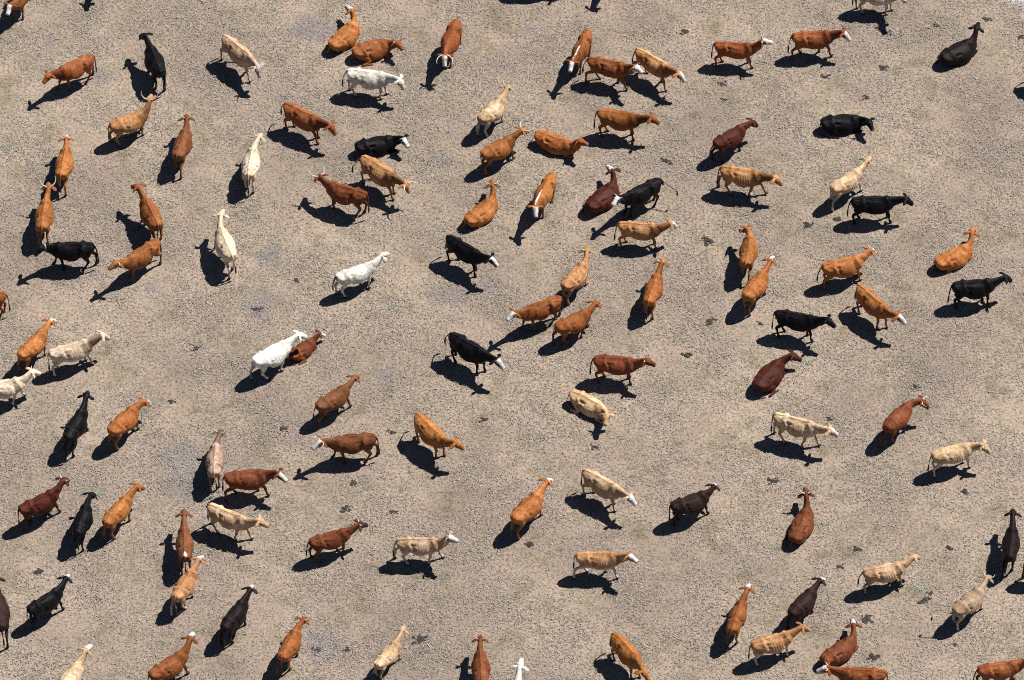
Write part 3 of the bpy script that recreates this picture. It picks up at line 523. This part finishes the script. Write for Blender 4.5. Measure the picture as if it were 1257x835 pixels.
def bone_fields(V, Nn):
    """outward displacement (m) of a thin cow's bones and hollows, and of its ribs"""
    x, y, z = V.T; ay = np.abs(y); S = np.stack([x, ay, z], 1)
    tors = smooth01((.80 - x) / .1) * (z > .6)
    D = np.zeros(len(V))
    D += .026 * seg_gauss(S, (-.39, .24, 1.20), (-.36, .26, 1.17), .060)          # hook bone
    D += .004 * seg_gauss(S, (-.38, .23, 1.19), (-.38, .02, 1.28), .040)           # hip crest
    D += .022 * seg_gauss(S, (-.755, .10, 1.13), (-.74, .11, 1.12), .045)          # pin bone
    D -= .040 * seg_gauss(S, (-.27, .24, 1.17), (-.12, .27, 1.15), .062) + .038 * seg_gauss(S, (-.25, .27, 1.13), (-.22, .30, .98), .070)           # flank hollow
    D -= .030 * seg_gauss(S, (-.58, .19, 1.17), (-.54, .20, 1.15), .090) * .5      # between hook and pin
    D -= .010 * seg_gauss(S, (-.62, .05, 1.24), (-.50, .06, 1.25), .045)
    D += .017 * seg_gauss(S, (-.70, 0, 1.23), (.45, 0, 1.27), .028)                # spine
    D -= .010 * seg_gauss(S, (-.30, .10, 1.21), (.35, .11, 1.21), .065)
    D += .017 * seg_gauss(S, (.46, .10, 1.24), (.60, .22, .90), .055)              # shoulder blade
    D -= .017 * seg_gauss(S, (.33, .18, 1.17), (.38, .28, .86), .065)              # behind the shoulder
    D += .020 * seg_gauss(S, (.70, .12, .92), (.66, .15, .86), .05)
    D -= .014 * seg_gauss(S, (.66, .09, 1.15), (.72, .10, 1.0), .05)
    D += .015 * seg_gauss(S, (-.42, .24, .88), (-.60, .22, .80), .08)
    D *= tors
    xr = x + .32 * (z - .95)
    rb = smooth01((xr + .17) / .08) * smooth01((.36 - xr) / .06) * smooth01((z - .62) / .12) * smooth01((1.21 - z) / .07) * (ay > .07)
    R = np.sin((xr + .012 * np.sin(z * 9 + x * 5)) * 2 * math.pi / .088) * rb
    return D, R
TPL = {}
for kd in (False, True):
    V, Fq, Nn = build_template(kd)
    if kd:
        wk = np.maximum(smooth01((.85 - V[:, 0]) / .3), smooth01((.72 - V[:, 2]) / .1)); V[:, 2] = 1.24 - (1.24 - V[:, 2]) * (1 - .18 * wk)
    D, R = bone_fields(V, Nn)
    x, y, z = V.T; ay = np.abs(y)
    th = ((x - 1.15) * .819 - (z - 1.265) * .574) / .43                            # 0 poll .. 1 muzzle
    head = smooth01((x - 1.06) / .06)
    ear = smooth01((ay - .125) / .02) * (x > 1.0) * (z > 1.15)
    tailm = (x < -.80) * (ay < .06) * (z < 1.18) if not kd else (x < -.845) * (z < 1.0)
    TPL[kd] = dict(V=V, F=Fq, N=Nn, D=D, R=R, th=th, head=head, ear=ear, tail=np.asarray(tailm, float))
COATS = {'O': (.34, .122, .034), 'OB': (.235, .074, .022), 'B': (.150, .055, .022), 'R': (.160, .045, .017), 'DR': (.062, .015, .008), 'T': (.42, .205, .085),
         'F': (.50, .325, .190), 'C': (.58, .445, .32), 'W': (.72, .67, .57), 'P': (.62, .55, .45), 'G': (.36, .255, .17), 'K': (.0055, .0055, .0065), 'KB': (.011, .007, .0065), 'D': (.024, .011, .008)}
WHITE = np.array([.52, .50, .475])
def coat_colors(tp, coat, feat, seed):
    V = tp['V']; x, y, z = V.T; ay = np.abs(y); n = len(V); r = np.random.default_rng(seed + 900)
    base = np.array(COATS[coat]) * (1 + r.uniform(-.10, .10)) * (1 + r.uniform(-.05, .05, 3))
    if coat in 'K KB'.split(): base = np.array(COATS[coat])
    C = np.tile(base, (n, 1)); nz = vnoise(V, seed, 5.0); n2 = vnoise(V, seed + 1, 13.0)
    def mixc(w, col):
        nonlocal C
        w = np.clip(w, 0, 1)[:, None]; C = C * (1 - w) + np.array(col) * w
    th, head, ear = tp['th'], tp['head'], tp['ear']; neck = smooth01((x - .52 + .03 * nz) / .16) * (1 - ear)
    if coat not in ('K', 'KB'):
        dk = .78 if coat in ('W', 'C', 'P') else .70
        mixc(.45 * smooth01((x - .30 + .12 * nz) / .5), base * dk)                # necks a shade deeper than backs
        mixc(.7 * smooth01((.62 - z) / .3), base * (.8 if coat in ('W', 'C', 'F', 'P') else .62))  # shading of the legs put into the coat colour, darker downwards
        mt = .35 if coat in ('W', 'C', 'P') else .6
        mixc(mt * smooth01((nz - .2) / .8), base * np.array([.72, .66, .60])); mixc(mt * smooth01((-.2 - nz + .3 * n2) / .9), base * np.array([1.25, 1.38, 1.55]))
    if 'b' in feat: mixc(.6 * smooth01((.92 - z + .05 * nz) / .25), (.62, .55, .47))
    if 'n' in feat: mixc(.8 * neck * (1 - head) + .5 * smooth01((x - .2 + .1 * nz) / .3) * (z < 1.2) * (1 - head), base * np.array([.40, .36, .36]) if coat != 'C' else np.array([.14, .085, .055]))
    if 'i' in feat: mixc(.6 * smooth01((n2 - .1) / .5) * (z > .8), base * np.array([1.8, 1.5, 1.3]))
    if 'k' in feat: mixc(head * .92, (.035, .022, .018))
    if 'k' in feat and coat == 'G': mixc(neck * .8, (.12, .07, .05))
    if 'd' in feat: mixc(.85 * smooth01(.16 - np.abs(x + .42) + .04 * nz) / .001 * 0 + .85 * smooth01((.15 - np.abs(x + .40) + .05 * nz) / .05) * smooth01((ay - .06) / .04), (.10, .065, .045))
    if 'g' in feat: mixc(head * .7, (.36, .32, .30))
    if 's' in feat: mixc(smooth01((.035 - ay + .014 * n2) / .02) * smooth01((x - .15) / .1) * (z > 1.15) * (1 - head), WHITE)
    if 'r' in feat: mixc(smooth01((.075 - np.hypot(ay, (x + .66) * .7) + .015 * n2) / .02) * (z > 1.0), WHITE)
    if 'c' in feat: mixc(smooth01((.035 - np.abs(x - 1.02)) / .02), (.45, .45, .45))
    if 'f' in feat:
        w = smooth01((th - .015 + .05 * n2) / .06) * (x > 1.02) * (1 - ear)
        if coat in ('K', 'KB'): w = w * smooth01((.125 - ay + .02 * n2) / .02)
        mixc(w, WHITE)
        if seed % 5 in (0, 1, 3): mixc(smooth01((ay - .076 + .012 * n2) / .02) * w * .9, base)
    else:
        mixc(.7 * smooth01((th - .86) / .08) * head, (.16, .11, .10) if coat not in ('K', 'KB') else (.03, .03, .03))
    if coat not in ('K', 'KB') and 'f' in feat: mixc(.6 * smooth01((th - .93) / .05) * head, (.45, .33, .30))
    mixc(ear * .5, base * .6)
    if seed % 3 != 1: mixc(.85 * smooth01((.078 - np.sqrt((x - 1.253) ** 2 + (ay - .12) ** 2 + (z - 1.232) ** 2) + .012 * n2) / .02), base * .5)
    mixc(.5 * smooth01((th - .90 + .03 * n2) / .05) * head, (.20, .15, .14))
    mixc(smooth01((.075 - z) / .02), (.05, .04, .035)) if tp is TPL[False] else None
    if coat not in ('W', ): mixc(tp['tail'] * smooth01((.75 - z) / .2) * .9, base * .22)
    if 'w' in feat: mixc(tp['tail'] * .9, (.10, .08, .07))
    return np.clip(C, .003, .85)
HORNS = {'s': (.17, .024, .45), 'm': (.29, .025, .85), 'l': (.50, .030, .98)}
HORN_UP = {10: -.15, 73: .1, 14: .5, 4: .9, 16: .5, 35: .5, 54: .9, 86: .9, 75: .3, 38: .4, 81: .3}
def tube_mesh(pts, m, n, ref=(0, 1, 0)):
    rings = tube_rings(pts, m, n, ref); V = np.concatenate(rings); F = []
    for i in range(len(rings) - 1):
        for j in range(n):
            a, b = i * n + j, i * n + (j + 1) % n
            F.append((a, b, b + n, a + n))
    return V, np.array(F)
def horn_rest(kind, side, seed):
    L, r0, curl = HORNS[kind]; r = np.random.default_rng(seed + 5); k = 16; g = HORN_UP.get(seed, r.uniform(.4, 1.1))
    base = np.array([1.165, .070, 1.325]); P = [base]; a0 = 0.10 + r.uniform(-.12, .12)
    tilt = r.uniform(-.15, .35)
    for i in range(k):
        t = (i + .5) / k; az = a0 + (1.95 * curl) * t ** 1.1; f = math.sin(az)
        d = np.array([f * math.cos(g) + .05, math.cos(az), f * math.sin(g) + tilt * (1 - t) * .5])
        P.append(P[-1] + d / np.linalg.norm(d) * L / k)
    P = np.array(P) * np.array([1, side, 1]); rad = r0 * (1 - np.linspace(0, 1, k + 1) ** 1.4 * .85)
    rings = tube_rings(np.column_stack([P, rad, rad])[::2] if False else np.column_stack([P, rad, rad]), 1, 8, ref=(.3, .1, 1))
    V = np.concatenate(rings); m = len(rings); F = []
    for i in range(m - 1):
        for j in range(8):
            a, b = i * 8 + j, i * 8 + (j + 1) % 8
            F.append((a, b, b + 8, a + 8))
    return V, np.array(F)
# gaits: swing of left fore, right fore, left hind, right hind (radians)
GAITS = [(.10, -.08, -.10, .12), (.34, -.26, -.24, .26), (-.22, .24, .24, -.22), (.02, .16, .12, -.06), (-.10, .08, .20, -.02)]
DROP = 0.60
def place(P, x, y, th, s, drop):
    c, n = math.cos(th), math.sin(th); P = P * s
    return np.stack([x + c * P[:, 0] - n * P[:, 1], y + n * P[:, 0] + c * P[:, 1], P[:, 2] - drop * s], 1)
def make_cow(i, row):
    kind, coat, feat, horn, x, y, th, s, pose, label = row
    ly = kind[0] == 'l'; tp = TPL[ly]; r = np.random.default_rng(i * 7 + 3)
    V = tp['V'].copy(); fat = r.uniform(-.09, .09); bony = r.uniform(.75, 1.45) if coat != 'W' else .6
    if coat in 'T F C G'.split() : bony *= 1.15
    disp = tp['D'] * bony + tp['R'] * (.0036 * r.uniform(.1, 1.5)) * (.75 + .45 * vnoise(V, i + 400, 6.0)) * (1.0 if coat != 'W' else .3)
    disp = disp + .006 * vnoise(V, i + 50, 9.0) * smooth01((.9 - V[:, 0]) / .1) * (V[:, 2] > .62)
    V = V + tp['N'] * disp[:, None]
    bel = smooth01((.9 - np.abs(V[:, 0])) / .4) * smooth01((V[:, 2] - .45) / .1)
    V[:, 1] *= 1 + fat * bel
    if not ly: V[:, 2] -= r.uniform(-.03, .05) * smooth01((.40 - np.abs(tp['V'][:, 0] - .02)) / .2) * smooth01((.95 - tp['V'][:, 2]) / .35)
    if ly and kind.endswith('+'): V[:, 1] *= -1
    F = tp['F'] if not (ly and kind.endswith('+')) else tp['F'][:, ::-1]
    tm = tp['tail'] * smooth01((1.18 - tp['V'][:, 2]) / .6)
    if not ly:
        sw, back = TAILS.get(i, (r.uniform(-.10, .10), r.uniform(-.04, .05)))
        V[:, 1] += tm * sw; V[:, 0] -= tm * back
        V[:, 2] += tm * (sw * sw + back * back) ** .5 * .55 * (1.2 - np.clip(V[:, 2], .2, 1.2))
        fr_, jit = GAITS[r.integers(len(GAITS))], r.uniform(-.05, .05, 4); legs = [a + b for a, b in zip(fr_, jit)]
    else: legs = None
    FR = frames(pose)
    W = deform(V, pose, legs, fr=FR, lie=smooth01((.82 - tp['V'][:, 2]) / .1) * (tp['V'][:, 0] > .3) if ly else None)
    if not ly: W[:, 2] = W[:, 2] + np.where(V[:, 2] < .1, 0, 0)
    W = place(W, 0, 0, 0, s, DROP if ly else 0.0)
    lo = W[:, 2].min()
    if not ly: W[:, 2] -= min(lo + .006, .05)
    else: W[:, 2] -= lo - (-.006)
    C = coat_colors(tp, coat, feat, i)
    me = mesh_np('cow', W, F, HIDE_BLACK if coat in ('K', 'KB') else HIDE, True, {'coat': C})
    o = link('cow', None); o.location = (x, y, float(gz(x, y)) - .004); o.rotation_euler = (0, 0, th); o.empty_display_size = .2
    me.name = 'cow_body'; link('body', me, o)
    def follow(name, v, f, mat, s_fix=None, tail=False):
        v = np.array(v, float)
        if tail:
            q = smooth01((1.18 - v[:, 2]) / .6); v[:, 1] += q * sw; v[:, 0] -= q * back
            v[:, 2] += q * (sw * sw + back * back) ** .5 * .55 * (1.2 - np.clip(v[:, 2], .2, 1.2))
        hw = place(deform(v, pose, None, s_fix=s_fix, fr=FR), 0, 0, 0, s, DROP if ly else 0.0)
        if ly: hw[:, 2] -= lo - (-.006)
        link(name, mesh_np(name, hw, f, mat), o)
    if not ly:
        tv, tf = tube_mesh([(-.894, 0, .66, .022, .022), (-.90, 0, .55, .028, .028), (-.903, 0, .44, .033, .033), (-.903, 0, .34, .027, .027), (-.898, 0, .22, .006, .006)], 4, 8)
        follow('tail_tuft', tv, tf, TUFT_PALE if coat == 'W' else TUFT, tail=True)
    for sd_ in (1, -1):
        ev, ef = tube_mesh([(1.253 - .020, sd_ * .130, 1.232, .006, .006), (1.253, sd_ * .130, 1.232, .020, .020), (1.253 + .020, sd_ * .130, 1.232, .006, .006)], 4, 8)
        follow('eye', ev, ef, EYE, s_fix=S_END)
    tag(o, label, 'cow', 'cattle spread over the dry pasture')
    if horn:
        for sd_ in (1, -1):
            hv, hf = horn_rest(horn, sd_, i)
            follow('horn', hv, hf if sd_ > 0 else hf[:, ::-1], HORN, s_fix=S_END)
    return o
def mk_plain(nm, c, ro):
    m, _, b = new_mat(nm); b.inputs['Base Color'].default_value = (*c, 1); b.inputs['Roughness'].default_value = ro; return m
TUFT = mk_plain('tail_hair', (.028, .020, .016), .75); TUFT_PALE = mk_plain('pale_tail_hair', (.12, .10, .09), .75); EYE = mk_plain('eye', (.008, .006, .006), .15)
TAILS = {58: (.55, .30), 107: (.50, .50), 73: (.05, .18), 14: (-.30, .12), 12: (.1, .15), 22: (.05, .10), 11: (.02, .08), 76: (.1, .2)}
for i, row in enumerate(COWS): make_cow(i, row)
# ---------------- dung pats and weeds ----------------
DUNG, nt_, b_ = new_mat('dried_dung')
n_ = N(nt_, 'ShaderNodeTexNoise', i_Scale=25.0, i_Detail=4.0)
nt_.links.new(ramp(nt_, n_.outputs[0], [(0.35, (0.012, 0.010, 0.009)), (0.7, (0.058, 0.047, 0.040))]), b_.inputs['Base Color'])
b_.inputs['Roughness'].default_value = 0.9
def dung(x, y, rad, label, seed):
    r = np.random.default_rng(seed); VV, FF, off = [], [], 0
    k = 1 + r.integers(3, 8); nr, na = 5, 14
    for q in range(k):
        cx, cy = (0, 0) if q == 0 else np.clip(r.normal(0, rad * .55, 2), -rad * .62, rad * .62) * np.array([1.1, .8]); rr = rad * (.55 if q == 0 else r.uniform(.14, .38)); ph = r.uniform(0, 6.28, 4); h = rr * .25 + .015
        for i_ in range(nr + 1):
            for j in range(na):
                a = 2 * math.pi * j / na; f = i_ / nr
                wobb = 1 + .25 * math.sin(2 * a + ph[0]) + .15 * math.sin(3 * a + ph[1]) + .12 * math.sin(5 * a + ph[2])
                VV.append((cx + rr * wobb * f * math.cos(a), cy + rr * wobb * f * math.sin(a) * .8, h * (1 - f ** 3) * (1 + .35 * math.sin(7 * f + 3 * a + ph[3])) - .004))
        for i_ in range(nr):
            for j in range(na):
                a, b = off + i_ * na + j, off + i_ * na + (j + 1) % na
                FF.append((a, b, b + na, a + na))
        off += (nr + 1) * na
    o = link('dung_pat', mesh_np('dung_pat', VV, FF, DUNG)); o.location = (x, y, float(gz(x, y)) + .002)
    tag(o, label, 'dung pat', 'dried dung pats on the pasture')
for k, (x, y, rad, label) in enumerate(PATS): dung(x, y, rad, label, 300 + k)
WEED, nt_, b_ = new_mat('pale_weed_leaf')
ta = N(nt_, 'ShaderNodeAttribute', attribute_name='tint'); nt_.links.new(ta.outputs['Color'], b_.inputs['Base Color'])
b_.inputs['Roughness'].default_value = 0.6
def weed(x, y, rad, label, seed):
    r = np.random.default_rng(seed); nb = int(170 * (rad / .3) ** 2)
    d = np.minimum(np.abs(r.normal(0, rad * .5, nb)), rad * r.uniform(.6, .95, nb)); a = r.uniform(0, 6.28, nb); px, py = d * np.cos(a), d * np.sin(a) * .8
    a2 = r.uniform(0, 6.28, nb); L = r.uniform(.04, .10, nb); wv = r.uniform(.005, .012, nb); up = r.uniform(.2, .9, nb)
    u = np.stack([np.cos(a2), np.sin(a2), up], 1); hv = np.stack([-np.sin(a2), np.cos(a2), 0 * a2], 1) * wv[:, None]
    p0 = np.stack([px, py, 0 * px], 1); p1 = p0 + u * L[:, None] * .55; p2 = p0 + u * L[:, None] * [1, 1, .8]
    V = np.empty((nb, 5, 3)); V[:, 0] = p0 - hv * .4; V[:, 1] = p0 + hv * .4; V[:, 2] = p1 + hv; V[:, 3] = p1 - hv; V[:, 4] = p2
    b5 = np.arange(nb)[:, None] * 5; F = np.concatenate([b5 + [0, 1, 2], b5 + [0, 2, 3], b5 + [3, 2, 4]])
    cc = np.array([[.22, .24, .17], [.30, .31, .26], [.18, .21, .12], [.36, .36, .32]])[r.integers(0, 4, nb)]
    o = link('weed_clump', mesh_np('weed_clump', V.reshape(-1, 3), F, WEED, False, {'tint': np.repeat(cc, 5, 0)}))
    o.location = (x, y, float(gz(x, y))); tag(o, label, 'weed', 'pale weed clumps on the pasture')
for k, (x, y, rad, label) in enumerate(WEEDS): weed(x, y, rad, label, 700 + k)
